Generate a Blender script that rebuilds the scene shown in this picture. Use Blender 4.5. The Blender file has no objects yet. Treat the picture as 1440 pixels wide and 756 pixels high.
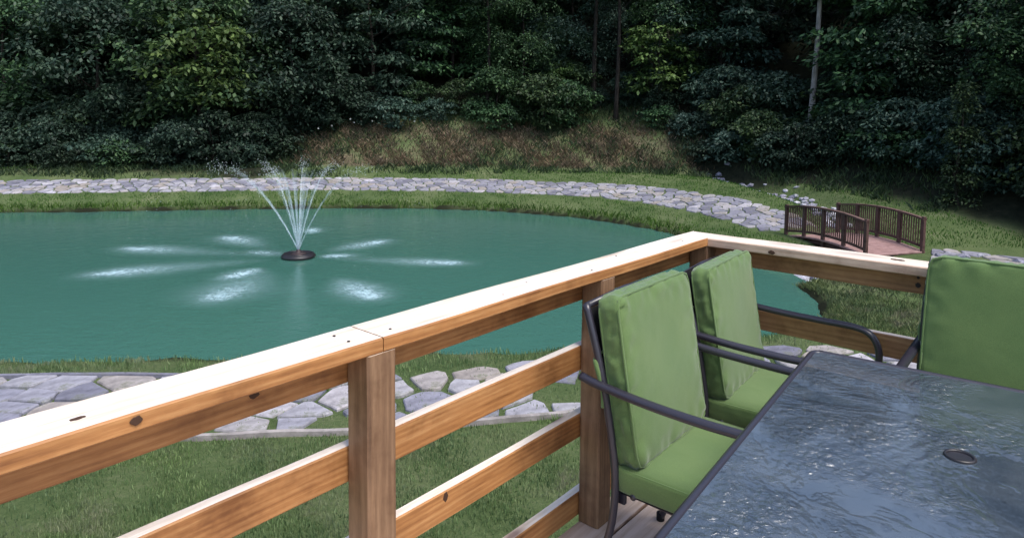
import bpy, bmesh, math, random
import numpy as np
from mathutils import Vector, Matrix, noise
random.seed(7); rng = np.random.default_rng(7)
S = bpy.context.scene; COL = S.collection
# ------------------------------------------------------------------ camera
CAM_H = 1.54
cam = bpy.data.cameras.new("camera"); camo = bpy.data.objects.new("camera", cam); COL.objects.link(camo)
cam.sensor_width = 36; cam.lens = 946.3/1440*36; cam.shift_y = -(378-233.3)/1440
cam.clip_start = .05; cam.clip_end = 3000
_p, _r = .0744, -.0096
_u0 = Vector((0, math.sin(_p), math.cos(_p))); _f = Vector((0, math.cos(_p), -math.sin(_p))); _x = Vector((1, 0, 0))
_rt = _x*math.cos(_r) - _u0*math.sin(_r); _up = _x*math.sin(_r) + _u0*math.cos(_r)
camo.matrix_world = Matrix(((_rt.x, _up.x, -_f.x, 0), (_rt.y, _up.y, -_f.y, 0), (_rt.z, _up.z, -_f.z, CAM_H), (0, 0, 0, 1)))
S.camera = camo
# ------------------------------------------------------------------ world, sun, exposure
SUN_EL, SUN_AZ = 62, 135          # azimuth clockwise from +Y
w = bpy.data.worlds.new("World"); S.world = w; w.use_nodes = True
nt = w.node_tree; sky = nt.nodes.new("ShaderNodeTexSky"); sky.sky_type = 'NISHITA'; sky.sun_disc = False
sky.sun_elevation = math.radians(SUN_EL); sky.sun_rotation = math.radians(SUN_AZ)
sky.air_density = 1.0; sky.dust_density = 3.0; sky.ozone_density = 1.5
bg = nt.nodes["Background"]; bg.inputs[1].default_value = .12
nt.links.new(sky.outputs[0], bg.inputs[0])
sl = bpy.data.lights.new("sun", 'SUN'); sl.energy = 1.35; sl.angle = math.radians(25); sl.color = (1, .96, .9)
so = bpy.data.objects.new("sun", sl); COL.objects.link(so)
e, a = math.radians(SUN_EL), math.radians(SUN_AZ)
so.rotation_euler = Vector((math.sin(a)*math.cos(e), math.cos(a)*math.cos(e), math.sin(e))).to_track_quat('Z', 'Y').to_euler()
so.location = (0, 0, 30)
S.view_settings.view_transform = 'Standard'; S.view_settings.look = 'None'
S.view_settings.exposure = 1.2; S.view_settings.gamma = 1; S.view_settings.use_curve_mapping = False
S.cycles.use_denoising = True; S.render.filter_size = 1.8
S.cycles.max_bounces = 6; S.cycles.transparent_max_bounces = 12
try: S.cycles.use_adaptive_sampling = True
except Exception: pass
# ------------------------------------------------------------------ materials
def mat(name, base=(.5, .5, .5), rough=.6, spec=.5, metal=0, coat=0):
    m = bpy.data.materials.new(name); m.use_nodes = True
    b = m.node_tree.nodes["Principled BSDF"]
    b.inputs['Base Color'].default_value = (*base, 1); b.inputs['Roughness'].default_value = rough
    b.inputs['Specular IOR Level'].default_value = spec; b.inputs['Metallic'].default_value = metal
    b.inputs['Coat Weight'].default_value = coat
    return m
class G:
    """small node-graph helper"""
    def __init__(s, m): s.m = m; s.t = m.node_tree; s.b = s.t.nodes["Principled BSDF"]
    def n(s, typ, **k):
        o = s.t.nodes.new(typ)
        for a, v in k.items():
            if a.startswith('_'): setattr(o, a[1:], v)
            else: s.put(o.inputs[a.replace('__', ' ')], v)
        return o
    def put(s, sock, v):
        if isinstance(v, bpy.types.NodeSocket): s.t.links.new(v, sock)
        else: sock.default_value = v
    def coord(s, kind='Object', scale=(1, 1, 1), rot=(0, 0, 0)):
        c = s.n('ShaderNodeTexCoord'); mp = s.n('ShaderNodeMapping')
        s.put(mp.inputs['Vector'], c.outputs[kind]); mp.inputs['Scale'].default_value = scale; mp.inputs['Rotation'].default_value = rot
        return mp.outputs[0]
    def noise(s, vec, scale, detail=4, rough=.6, dist=0):
        o = s.n('ShaderNodeTexNoise'); s.put(o.inputs['Vector'], vec); o.inputs['Scale'].default_value = scale
        o.inputs['Detail'].default_value = detail; o.inputs['Roughness'].default_value = rough; o.inputs['Distortion'].default_value = dist
        return o.outputs['Fac']
    def ramp(s, fac, stops):
        o = s.n('ShaderNodeValToRGB'); s.put(o.inputs[0], fac); cr = o.color_ramp
        while len(cr.elements) < len(stops): cr.elements.new(.5)
        for el, (p, c) in zip(cr.elements, stops): el.position = p; el.color = (*c, 1) if len(c) == 3 else c
        return o.outputs[0]
    def mix(s, fac, a, b, mode='MIX'):
        o = s.n('ShaderNodeMix', _data_type='RGBA', _blend_type=mode)
        for sock, v in ((o.inputs[0], fac), (o.inputs[6], a), (o.inputs[7], b)):
            if isinstance(v, tuple) and len(v) == 3: v = (*v, 1)
            s.put(sock, v)
        return o.outputs[2]
    def math(s, op, a, b=0, c=0):
        o = s.n('ShaderNodeMath', _operation=op); s.put(o.inputs[0], a); s.put(o.inputs[1], b); s.put(o.inputs[2], c); return o.outputs[0]
    def bump(s, h, strength=.3, dist=.01):
        o = s.n('ShaderNodeBump'); s.put(o.inputs['Height'], h); o.inputs['Strength'].default_value = strength; o.inputs['Distance'].default_value = dist
        s.put(s.b.inputs['Normal'], o.outputs[0])
    def rnd(s): return s.n('ShaderNodeObjectInfo').outputs['Random']
    def island(s): return s.n('ShaderNodeNewGeometry').outputs['Random Per Island']
    def col(s, v): s.put(s.b.inputs['Base Color'], v)

def wood(name, dark, mid, light, top, topmix=.9, rough=.5, scl=1.0, ax='X'):
    m = mat(name, mid, rough, .4); g = G(m)
    st = {'X': (1.1, 14, 14), 'Y': (14, 1.1, 14), 'Z': (14, 14, 1.1)}[ax]
    oi = g.n('ShaderNodeObjectInfo'); c = g.n('ShaderNodeTexCoord')
    off = g.n('ShaderNodeVectorMath', _operation='MULTIPLY_ADD'); g.put(off.inputs[0], oi.outputs['Random']); off.inputs[1].default_value = (13, 7, 19); g.put(off.inputs[2], c.outputs['Object'])
    mp = g.n('ShaderNodeMapping'); g.put(mp.inputs[0], off.outputs[0]); mp.inputs['Scale'].default_value = tuple(v*scl for v in st)
    v = mp.outputs[0]
    warp = g.noise(off.outputs[0], 4.2*scl, 5, .65)
    n1 = g.noise(v, 1.6, 6, .65, 1.2)
    wv = g.n('ShaderNodeTexWave', _wave_type='RINGS', _rings_direction=ax); g.put(wv.inputs['Vector'], v); wv.inputs['Scale'].default_value = 1.3; wv.inputs['Distortion'].default_value = 7; wv.inputs['Detail'].default_value = 3; wv.inputs['Detail Scale'].default_value = .8
    n3 = g.noise(v, 5.5, 5, .7, .4); n4 = g.noise(v, 19, 3, .7, .2); grain = g.math('ADD', g.math('MULTIPLY', n1, .42), g.math('ADD', g.math('MULTIPLY', wv.outputs['Fac'], .10), g.math('ADD', g.math('MULTIPLY', n3, .28), g.math('MULTIPLY', n4, .22))))
    base = g.ramp(grain, [(.30, dark), (.5, mid), (.70, light)])
    blot = g.ramp(warp, [(.32, (.55, .48, .43)), (.48, (.94, .91, .88)), (.68, (1.14, 1.12, 1.08))])
    base = g.mix(1.0, base, blot, 'MULTIPLY')
    # knots: sparse dark cores
    vk = g.n('ShaderNodeMapping'); g.put(vk.inputs[0], off.outputs[0]); vk.inputs['Scale'].default_value = tuple(v2*scl for v2 in {'X': (2.0, 6, 6), 'Y': (6, 2.0, 6), 'Z': (6, 6, 2.0)}[ax])
    vo = g.n('ShaderNodeTexVoronoi'); g.put(vo.inputs['Vector'], vk.outputs[0]); vo.inputs['Scale'].default_value = .9
    k = g.ramp(vo.outputs['Distance'], [(.07, (1, 1, 1)), (.14, (.4, .4, .4)), (.26, (0, 0, 0))])
    base = g.mix(g.math('MULTIPLY', k, .85), base, (dark[0]*.25, dark[1]*.2, dark[2]*.2))
    if topmix > 0:  # upward faces coloured paler: bright skylight on the tops put into the wood
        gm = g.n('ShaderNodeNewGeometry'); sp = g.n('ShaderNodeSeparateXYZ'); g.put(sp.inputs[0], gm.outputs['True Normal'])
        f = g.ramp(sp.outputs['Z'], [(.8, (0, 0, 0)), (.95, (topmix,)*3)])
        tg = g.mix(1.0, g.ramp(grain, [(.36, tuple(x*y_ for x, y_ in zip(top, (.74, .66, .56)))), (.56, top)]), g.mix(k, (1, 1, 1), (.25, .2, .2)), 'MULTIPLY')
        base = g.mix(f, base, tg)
    g.col(base); g.put(m.node_tree.nodes['Principled BSDF'].inputs['Roughness'], g.math('MULTIPLY_ADD', n1, .3, rough-.12))
    g.bump(g.math('ADD', grain, g.math('MULTIPLY', k, -.6)), .35, .003)
    return m
M = {}
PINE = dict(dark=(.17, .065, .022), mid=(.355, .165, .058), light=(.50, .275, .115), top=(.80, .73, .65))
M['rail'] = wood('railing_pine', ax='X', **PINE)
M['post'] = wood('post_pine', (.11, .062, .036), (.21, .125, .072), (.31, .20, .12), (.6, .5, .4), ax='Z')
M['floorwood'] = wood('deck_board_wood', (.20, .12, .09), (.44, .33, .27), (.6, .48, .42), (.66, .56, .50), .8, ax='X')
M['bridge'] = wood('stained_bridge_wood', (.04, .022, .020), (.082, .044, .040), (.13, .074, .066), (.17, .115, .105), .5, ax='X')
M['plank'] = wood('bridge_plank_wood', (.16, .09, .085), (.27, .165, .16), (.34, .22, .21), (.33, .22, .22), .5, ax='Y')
M['bark'] = mat('bark', (.05, .04, .03), .9, .1); g = G(M['bark']); v = g.coord('Object', (6, 6, 1.2))
g.col(g.ramp(g.noise(v, 3, 6), [(.35, (.014, .012, .011)), (.6, (.04, .035, .031)), (.8, (.075, .068, .06))])); g.bump(g.noise(v, 5, 6), .8, .04)
M['pale_bark'] = mat('pale_bark', (.2, .18, .16), .9, .1); g = G(M['pale_bark']); v = g.coord('Object', (5, 5, 1.5))
g.col(g.ramp(g.noise(v, 2, 6), [(.3, (.14, .13, .125)), (.6, (.32, .30, .29)), (.75, (.42, .40, .39))])); g.bump(g.noise(v, 5, 6), .8, .03)
# fabric
def fabric(name, a, b):
    m = mat(name, a, .85, .25); g = G(m); v = g.coord('Object')
    n1 = g.noise(v, 5, 3, .5); n2 = g.noise(v, 420, 2)
    c = g.ramp(n1, [(.3, a), (.7, b)]); c = g.mix(.25, c, g.ramp(n2, [(.35, tuple(x*.6 for x in a)), (.65, tuple(min(1, x*1.3) for x in b))]))
    g.col(c); m.node_tree.nodes['Principled BSDF'].inputs['Sheen Weight'].default_value = .25
    g.bump(g.math('ADD', g.math('MULTIPLY', g.noise(v, 7, 2, .4, .4), 1.0), g.math('MULTIPLY', n2, .12)), .5, .008)
    return m
M['cushion'] = fabric('green_cushion_fabric', (.078, .140, .044), (.105, .168, .054))
M['metal'] = mat('dark_painted_metal', (.022, .02, .03), .32, .6); g = G(M['metal']); g.bump(g.noise(g.coord('Object'), 90, 3), .12, .002)
M['sling'] = mat('dark_sling_mesh', (.012, .012, .014), .8, .2)
M['nail'] = mat('rusty_nail_head', (.03, .025, .025), .5, .5, .6)
M['knot'] = mat('dark_wood_knot', (.06, .03, .018), .7, .3)
# rippled glass
M['glass'] = mat('rippled_table_glass', (.055, .105, .115), .09, 1.0, 0, .6); g = G(M['glass']); v = g.coord('Object')
wn = g.noise(v, 7, 3, .5, 1.0); r1 = g.noise(v, 46, 3, .6, .9); vo = g.n('ShaderNodeTexVoronoi', _feature='SMOOTH_F1'); g.put(vo.inputs['Vector'], v); vo.inputs['Scale'].default_value = 48
msk = g.ramp(g.noise(v, 3.1, 4, .65, .8), [(.45, (.05,)*3), (.66, (1,)*3)])
hgt = g.math('MULTIPLY', g.math('ADD', g.math('MULTIPLY', r1, 1.0), g.math('MULTIPLY', vo.outputs['Distance'], .45)), msk)
spk = g.ramp(g.noise(v, 19, 4, .7), [(.60, (1, 1, 1)), (.70, (.35, .38, .42))]); g.col(g.mix(1, g.ramp(wn, [(.3, (.032, .045, .062)), (.7, (.06, .075, .09))]), spk, 'MULTIPLY')); g.bump(hgt, .95, .013)
g.put(g.b.inputs['Roughness'], g.ramp(g.noise(v, 5, 4), [(.35, (.06,)*3), (.7, (.17,)*3)]))
# water
M['water'] = mat('pond_water', (.03, .13, .11), .07, .5); g = G(M['water']); v = g.coord('Object', (1, 1, 1))
g.col(g.mix(g.noise(v, .12, 3), (.040, .122, .098), (.047, .136, .108)))
rp = g.noise(v, 3.0, 4, .55, .3); rp2 = g.noise(g.coord('Object', (.5, 1.6, 1)), 5.5, 5, .6, .5); g.bump(g.math('MULTIPLY_ADD', rp2, .5, rp), .22, .05)
M['foam'] = mat('churned_white_water', (.50, .70, .78), .5, .4); g = G(M['foam'])
at = g.n('ShaderNodeAttribute', _attribute_name='foam'); v = g.coord('Object', (1, 1, 1))
fn = g.ramp(g.noise(v, 9, 5, .7, .4), [(.34, (.30,)*3), (.62, (1,)*3)]); fn = g.math('MULTIPLY', fn, g.ramp(g.noise(v, 34, 3, .7), [(.35, (.45,)*3), (.6, (1,)*3)]))
g.put(g.b.inputs['Alpha'], g.math('MULTIPLY', at.outputs['Fac'], fn)); g.bump(g.noise(v, 14, 4), .5, .03)
M['jet'] = mat('spraying_water', (.55, .68, .75), .3, .5); G(M['jet']); M['jet'].node_tree.nodes['Principled BSDF'].inputs['Alpha'].default_value = .5
g = G(M['jet']); at = g.n('ShaderNodeAttribute', _attribute_name='foam'); g.put(g.b.inputs['Alpha'], at.outputs['Fac'])
M['drop'] = mat('water_drops', (.7, .78, .82), .15, .6); M['drop'].node_tree.nodes['Principled BSDF'].inputs['Alpha'].default_value = .3
M['float'] = mat('black_float_plastic', (.015, .013, .016), .4, .5)
M['lamp_ring'] = mat('dull_copper_nozzle', (.05, .035, .035), .5, .5, .5)
# stone
M['stone'] = mat('grey_flagstone', (.3, .29, .31), .75, .35); g = G(M['stone']); v = g.coord('Object')
cs = g.ramp(g.rnd(), [(0, (.13, .13, .17)), (.35, (.22, .22, .27)), (.65, (.31, .305, .335)), (.86, (.27, .24, .22)), (1, (.40, .39, .44))])
cs = g.mix(1, cs, g.ramp(g.noise(v, 5, 6, .65), [(.3, (.55, .55, .55)), (.65, (1.2, 1.2, 1.2))]), 'MULTIPLY'); g.col(g.mix(g.ramp(g.noise(v, 3.1, 6, .7), [(.54, (0, 0, 0)), (.66, (.75,)*3)]), cs, (.10, .11, .06))); g.bump(g.noise(v, 9, 6, .6), .5, .02)
M['rock'] = mat('creek_rock', (.35, .35, .37), .8, .3); g = G(M['rock']); v = g.coord('Object')
g.col(g.mix(1, g.ramp(g.rnd(), [(0, (.18, .18, .23)), (.6, (.33, .33, .4)), (1, (.55, .55, .6))]), g.ramp(g.noise(v, 4, 5), [(.3, (.6,)*3), (.65, (1.1,)*3)]), 'MULTIPLY')); g.bump(g.noise(v, 6, 6), .6, .04)
# ground
M['soil'] = mat('ground_turf_and_soil', (.08, .1, .04), .95, .1); g = G(M['soil']); v = g.coord('Object')
at = g.n('ShaderNodeAttribute', _attribute_name='zone')      # r straw, g forest litter, b pond bed plus shoreline shade painted dark
grass = g.ramp(g.math('ADD', g.math('MULTIPLY', g.noise(v, .55, 5, .6), .6), g.math('MULTIPLY', g.noise(v, 18, 4, .7), .4)), [(.34, (.04, .07, .025)), (.5, (.08, .115, .045)), (.62, (.12, .145, .07)), (.72, (.19, .175, .12))])
straw = g.ramp(g.noise(v, 7, 6, .7), [(.3, (.035, .042, .02)), (.52, (.11, .092, .06)), (.72, (.24, .185, .14))])
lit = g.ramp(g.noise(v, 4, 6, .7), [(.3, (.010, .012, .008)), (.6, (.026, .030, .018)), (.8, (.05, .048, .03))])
sp = g.n('ShaderNodeSeparateColor'); g.put(sp.inputs[0], at.outputs['Color'])
nz = g.noise(v, .8, 5, .7)
fs = g.math('MULTIPLY', g.math('MULTIPLY', sp.outputs[0], g.ramp(g.noise(v, .28, 3, .6), [(.42, (.25,)*3), (.6, (1,)*3)])), g.ramp(nz, [(.36, (.1, .1, .1)), (.58, (1, 1, 1))]))
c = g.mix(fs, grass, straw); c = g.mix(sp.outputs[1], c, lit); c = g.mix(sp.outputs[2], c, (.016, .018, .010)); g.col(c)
g.bump(g.noise(v, 22, 6, .75), .8, .05)
def leafmat(name, a, b, rough=.55, spec=.5, tr=.25, dry=None):
    m = mat(name, a, rough, spec*.5); g = G(m)
    r = g.island(); v = g.coord('Object'); big = g.noise(v, .9, 3)
    c = g.ramp(r, [(0, tuple(x*.6 for x in a)), (.55, a), (1, b)])
    c = g.mix(1, c, g.ramp(big, [(.3, (.65, .7, .75)), (.7, (1.2, 1.15, 1))]), 'MULTIPLY')
    if dry: c = g.mix(g.ramp(g.noise(v, 1.1, 5, .65, .5), [(.50, (0, 0, 0)), (.68, (.85,)*3)]), c, dry)
    oi = g.n('ShaderNodeObjectInfo')
    hs = g.n('ShaderNodeHueSaturation'); g.put(hs.inputs['Color'], c); g.put(hs.inputs['Value'], g.math('MULTIPLY_ADD', oi.outputs['Random'], .5, .75)); g.put(hs.inputs['Hue'], g.math('MULTIPLY_ADD', oi.outputs['Random'], .05, .475))
    g.col(hs.outputs[0])
    if tr:
        t = g.n('ShaderNodeBsdfTranslucent'); g.put(t.inputs[0], hs.outputs[0]); mx = g.n('ShaderNodeMixShader'); mx.inputs[0].default_value = tr
        out = [n for n in m.node_tree.nodes if n.type == 'OUTPUT_MATERIAL'][0]
        g.put(mx.inputs[1], g.b.outputs[0]); g.put(mx.inputs[2], t.outputs[0]); g.put(out.inputs[0], mx.outputs[0])
    return m
M['leaf_dark'] = leafmat('dark_leaves', (.022, .045, .032), (.055, .095, .062))
M['leaf_mid'] = leafmat('green_leaves', (.034, .074, .034), (.09, .16, .065))
M['leaf_lit'] = leafmat('yellow_green_leaves', (.06, .12, .034), (.155, .25, .08))  # yellow green, with sunlit brightness put into the colour
M['leaf_cool'] = leafmat('blue_green_leaves', (.034, .072, .054), (.10, .16, .12))
M['grass'] = leafmat('grass_blades', (.135, .205, .085), (.25, .32, .16), .6, .3, .3, (.26, .25, .17))
M['grass_far'] = leafmat('bank_grass_blades', (.052, .125, .022), (.115, .20, .045), .6, .3, .3)
M['straw'] = leafmat('dry_straw_blades', (.12, .10, .065), (.30, .235, .17), .8, .2, .2)
M['flower'] = mat('white_flowers', (.7, .7, .66), .7, .2)
# ------------------------------------------------------------------ object helpers
def tag(o, label=None, cat=None, group=None, kind=None):
    for k, v in (('label', label), ('category', cat), ('group', group), ('kind', kind)):
        if v: o[k] = v
    return o
def empty(name, loc=(0, 0, 0), rz=0, **k):
    o = bpy.data.objects.new(name, None); COL.objects.link(o); o.location = loc; o.rotation_euler = (0, 0, rz); o.empty_display_size = .2
    return tag(o, **k)
def link(name, me, m=None, parent=None, loc=(0, 0, 0), rot=(0, 0, 0), scale=(1, 1, 1)):
    o = bpy.data.objects.new(name, me); COL.objects.link(o)
    if m is not None and not me.materials: me.materials.append(m)
    if parent is not None: o.parent = parent
    o.location = loc; o.rotation_euler = rot; o.scale = scale
    return o
def npmesh(name, V, F, attr=None, smooth=False):
    """V (n,3); F (m,k) of equal-size faces"""
    V = np.asarray(V, np.float32); F = np.asarray(F, np.int32); k = F.shape[1]
    me = bpy.data.meshes.new(name); me.vertices.add(len(V)); me.vertices.foreach_set('co', V.ravel())
    me.loops.add(F.size); me.loops.foreach_set('vertex_index', F.ravel())
    me.polygons.add(len(F)); me.polygons.foreach_set('loop_start', np.arange(0, F.size, k, dtype=np.int32))
    me.polygons.foreach_set('use_smooth', np.full(len(F), smooth))
    me.update(calc_edges=True)
    if attr:
        for nme, arr in attr.items():
            arr = np.asarray(arr, np.float32)
            if arr.ndim == 1:
                at = me.attributes.new(nme, 'FLOAT', 'POINT'); at.data.foreach_set('value', arr)
            else:
                at = me.attributes.new(nme, 'FLOAT_COLOR', 'POINT'); at.data.foreach_set('color', np.c_[arr, np.ones(len(arr))].astype(np.float32).ravel())
    return me
def pymesh(name, V, F, smooth=False):
    me = bpy.data.meshes.new(name); me.from_pydata([tuple(v) for v in V], [], [tuple(f) for f in F]); me.update()
    if smooth:
        for p in me.polygons: p.use_smooth = True
    return me
def bmesh_done(bm, name, smooth=None):
    bmesh.ops.recalc_face_normals(bm, faces=bm.faces); me = bpy.data.meshes.new(name); bm.to_mesh(me); bm.free()
    if smooth is not None:
        for p in me.polygons: p.use_smooth = smooth
    return me
def boxmesh(name, x0, x1, y0, y1, z0, z1, bev=.004, seg=1):
    bm = bmesh.new(); r = bmesh.ops.create_cube(bm, size=1)
    for v in r['verts']:
        v.co = Vector(((x0+x1)/2+v.co.x*(x1-x0), (y0+y1)/2+v.co.y*(y1-y0), (z0+z1)/2+v.co.z*(z1-z0)))
    if bev: bmesh.ops.bevel(bm, geom=list(bm.edges), offset=bev, segments=seg, affect='EDGES')
    return bmesh_done(bm, name)
def tube(name, pts, r, n=8, caps=True, smooth=True, flat=1.0):
    """tube through pts, radius r (number or list)"""
    P = [Vector(p) for p in pts]; R = r if isinstance(r, (list, tuple)) else [r]*len(P)
    V = []; F = []; up = Vector((0, 0, 1)); prev = None
    for i, p in enumerate(P):
        t = (P[min(i+1, len(P)-1)]-P[max(i-1, 0)]).normalized()
        a = prev if prev is not None else (up.cross(t) if abs(t.z) < .95 else Vector((1, 0, 0)).cross(t))
        a = (a-t*a.dot(t)).normalized(); prev = a; b = t.cross(a)
        for k in range(n):
            q = 2*math.pi*k/n; V.append(p+(a*math.cos(q)*flat+b*math.sin(q))*R[i])
    for i in range(len(P)-1):
        for k in range(n):
            F.append((i*n+k, i*n+(k+1) % n, (i+1)*n+(k+1) % n, (i+1)*n+k))
    if caps: F.append(tuple(range(n))[::-1]); F.append(tuple((len(P)-1)*n+k for k in range(n)))
    return pymesh(name, V, F, smooth)
def spline(pts, k=6):
    P = [Vector(p) for p in pts]; P = [P[0]*2-P[1]]+P+[P[-1]*2-P[-2]]; out = []
    for i in range(1, len(P)-2):
        for j in range(k):
            t = j/k; a, b, c, d = P[i-1:i+3]
            out.append(.5*((2*b)+(c-a)*t+(2*a-5*b+4*c-d)*t*t+(3*b-a-3*c+d)*t**3))
    out.append(P[-2]); return out
# ------------------------------------------------------------------ terrain functions
POND=[(-30,20),(-24,22.6),(-17,23.4),(-12.5,24.2),(-9,24.9),(-5,25.4),(-1.5,25.2),(1.2,24.2),(3.2,22.8),(4.7,20.9),(5.5,18.5),(6.0,16.4),(6.0,14.8),(6.15,13.2),(5.9,12.0),(4.9,10.9),(3.2,10.2),(0,9.6),(-4,9.15),(-8,9.0),(-14,9.0),(-22,9.2),(-30,12)]
HILL=[(-80,28),(-40,29.5),(-24,30.3),(-8,30.6),(3,30.3),(8.3,28.2),(10.9,24.5),(13.2,20),(15.5,14),(19,4),(24,-8)]
WATER=-2.0
def smooth(a,b,x):
    t=np.clip((x-a)/(b-a),0,1); return t*t*(3-2*t)
def seg_dist(x,y,P,closed):
    d=np.full(np.shape(x),1e9); n=len(P)
    for i in range(n if closed else n-1):
        ax,ay=P[i]; bx,by=P[(i+1)%n]; dx,dy=bx-ax,by-ay
        t=np.clip(((x-ax)*dx+(y-ay)*dy)/(dx*dx+dy*dy),0,1)
        d=np.minimum(d,np.hypot(x-ax-t*dx,y-ay-t*dy))
    return d
def inside(x,y,P):
    c=np.zeros(np.shape(x),bool); n=len(P)
    for i in range(n):
        ax,ay=P[i]; bx,by=P[(i+1)%n]
        if ay==by: continue
        c^=((ay>y)!=(by>y))&(x<(bx-ax)*(y-ay)/(by-ay)+ax)
    return c
def chaikin(P,k=2,closed=True):
    for _ in range(k):
        Q=[]; n=len(P)
        if not closed: Q.append(P[0])
        for i in range(n if closed else n-1):
            a=P[i]; b=P[(i+1)%n]
            Q+= [(a[0]*.75+b[0]*.25,a[1]*.75+b[1]*.25),(a[0]*.25+b[0]*.75,a[1]*.25+b[1]*.75)]
        if not closed: Q.append(P[-1])
        P=Q
    return P
PONDC=chaikin(POND); HILLC=chaikin(HILL,2,False)
HILLP=HILLC+[(400,-8),(400,900),(-400,900),(-400,28)]
def wob(x,y):
    return .5*np.sin(x*1.3+np.sin(y*.9)*1.2)*np.cos(y*1.7+x*.31)+.3*np.sin(x*3.1+y*2.3)+.2*np.sin(y*5.3-x*4.1)
CREEK=[(8.6,30),(9.0,27.8),(9.4,24.7),(10.0,21.8),(9.6,19),(8.9,17.2),(7.4,15.4),(5.5,14.5)]
def ground(x,y):
    x=np.asarray(x,float); y=np.asarray(y,float)
    sp=seg_dist(x,y,PONDC,True)*np.where(inside(x,y,PONDC),-1,1)
    sh=seg_dist(x,y,HILLC,False)*np.where(inside(x,y,HILLP),1,-1)
    far=smooth(16,23,y)
    sp=sp+(.07*np.sin(x*2.3+np.sin(y*3.1)*1.5)+.05*np.sin(x*6.1-y*4.3)+.03*np.sin(y*11+x*9))*(np.abs(sp)<1.5)
    z=-2.6+.74*smooth(-.7,.12,sp)+.11*smooth(.1,.9,sp)
    z=z+far*.85*np.clip((sp-.3)/5,0,1)
    h=np.clip(sh,0,None); h=np.where(h<1.5,.5*h*h/1.5*.58,.29*1.5*.5*1+(h-1.5)*.58+.22)
    h=np.minimum(h,26+.02*h)
    z=z+h+wob(x,y)*(.012+.10*smooth(0,4,sh))
    cd=seg_dist(x,y,CREEK,False)
    z=z-.45*(1-smooth(.2,1.1,cd))*smooth(-.5,.5,sp)
    return z
# ------------------------------------------------------------------ ground sheet
def axis(lo, hi, step, far):
    c = list(np.arange(lo, hi+.01, step)); s = step; a = [lo]
    while a[0] > -far: s *= 1.25; a.insert(0, a[0]-s)
    s = step; b = [c[-1]]
    while b[-1] < far: s *= 1.25; b.append(b[-1]+s)
    return np.array(a[:-1]+c+b[1:])
AX = axis(-30, 24, .22, 1200); AY = axis(3, 42, .22, 1200)
gx, gy = np.meshgrid(AX, AY); gz = ground(gx.ravel(), gy.ravel()).reshape(gx.shape)
nx_, ny_ = len(AX), len(AY); idx = np.arange(nx_*ny_).reshape(ny_, nx_)
gF = np.stack([idx[:-1, :-1], idx[:-1, 1:], idx[1:, 1:], idx[1:, :-1]], -1).reshape(-1, 4)
X_, Y_ = gx.ravel(), gy.ravel()
def zones(x, y):
    sh = seg_dist(x, y, HILLC, False)*np.where(inside(x, y, HILLP), 1, -1)
    sp = seg_dist(x, y, PONDC, True)*np.where(inside(x, y, PONDC), -1, 1)
    strawx = smooth(-11, -7.5, x)*(1-smooth(6.5, 8.5, x))
    forest0 = -2.3 + 7.5*strawx + 2.1*smooth(7, 9, x)
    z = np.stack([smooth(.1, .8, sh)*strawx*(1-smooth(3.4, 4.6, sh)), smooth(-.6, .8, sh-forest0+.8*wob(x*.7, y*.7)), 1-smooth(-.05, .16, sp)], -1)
    return z, sh, sp
Z_, SH_, SP_ = zones(X_, Y_)
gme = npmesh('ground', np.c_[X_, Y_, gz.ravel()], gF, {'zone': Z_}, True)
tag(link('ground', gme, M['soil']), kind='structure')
# water: one sheet trimmed a little beyond the shoreline, with gentle real ripples
bm = bmesh.new(); pc = PONDC
cx_, cy_ = -8, 16
bm.faces.new([bm.verts.new((x+(x-cx_)*.03, y+(y-cy_)*.04, WATER)) for x, y in pc]); bmesh.ops.triangulate(bm, faces=bm.faces)
tag(link('water', bmesh_done(bm, 'water'), M['water']), kind='structure')
def gz1(x, y): return float(ground(np.array([x]), np.array([y]))[0])

# ------------------------------------------------------------------ flagstone paths
M['stone_far'] = M['stone'].copy(); M['stone_far'].name = 'grey_flagstone_joined'
for nd in list(M['stone_far'].node_tree.nodes):
    if nd.type == 'OBJECT_INFO':
        ng = M['stone_far'].node_tree.nodes.new('ShaderNodeNewGeometry')
        for l in list(nd.outputs['Random'].links): M['stone_far'].node_tree.links.new(ng.outputs['Random Per Island'], l.to_socket)
def clip_poly(poly, n, d):
    out = []
    for i in range(len(poly)):
        a, b = poly[i], poly[(i+1) % len(poly)]; da = a[0]*n[0]+a[1]*n[1]-d; db = b[0]*n[0]+b[1]*n[1]-d
        if da <= 0: out.append(a)
        if (da < 0) != (db < 0) and da != db:
            t = da/(da-db); out.append((a[0]+(b[0]-a[0])*t, a[1]+(b[1]-a[1])*t))
    return out
def curve_frame(P, k=10):
    C = [tuple(v)[:2] for v in spline([(x, y, 0) for x, y in P], k)]; L = [0]
    for a, b in zip(C, C[1:]): L.append(L[-1]+math.hypot(b[0]-a[0], b[1]-a[1]))
    L = np.array(L); C = np.array(C)
    def at(s, t):
        s = min(max(s, 0), L[-1]-1e-3); i = min(int(np.searchsorted(L, s, 'right'))-1, len(C)-2); f = (s-L[i])/(L[i+1]-L[i])
        p = C[i]*(1-f)+C[i+1]*f; a = C[min(i+1, len(C)-1)]-C[i]
        b = C[min(i+2, len(C)-1)]-C[min(i+1, len(C)-2)] if i+2 < len(C) else a
        dd = a*(1-f)+b*f; dd = dd/np.hypot(*dd); return p[0]-dd[1]*t, p[1]+dd[0]*t
    return at, L[-1]
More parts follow.
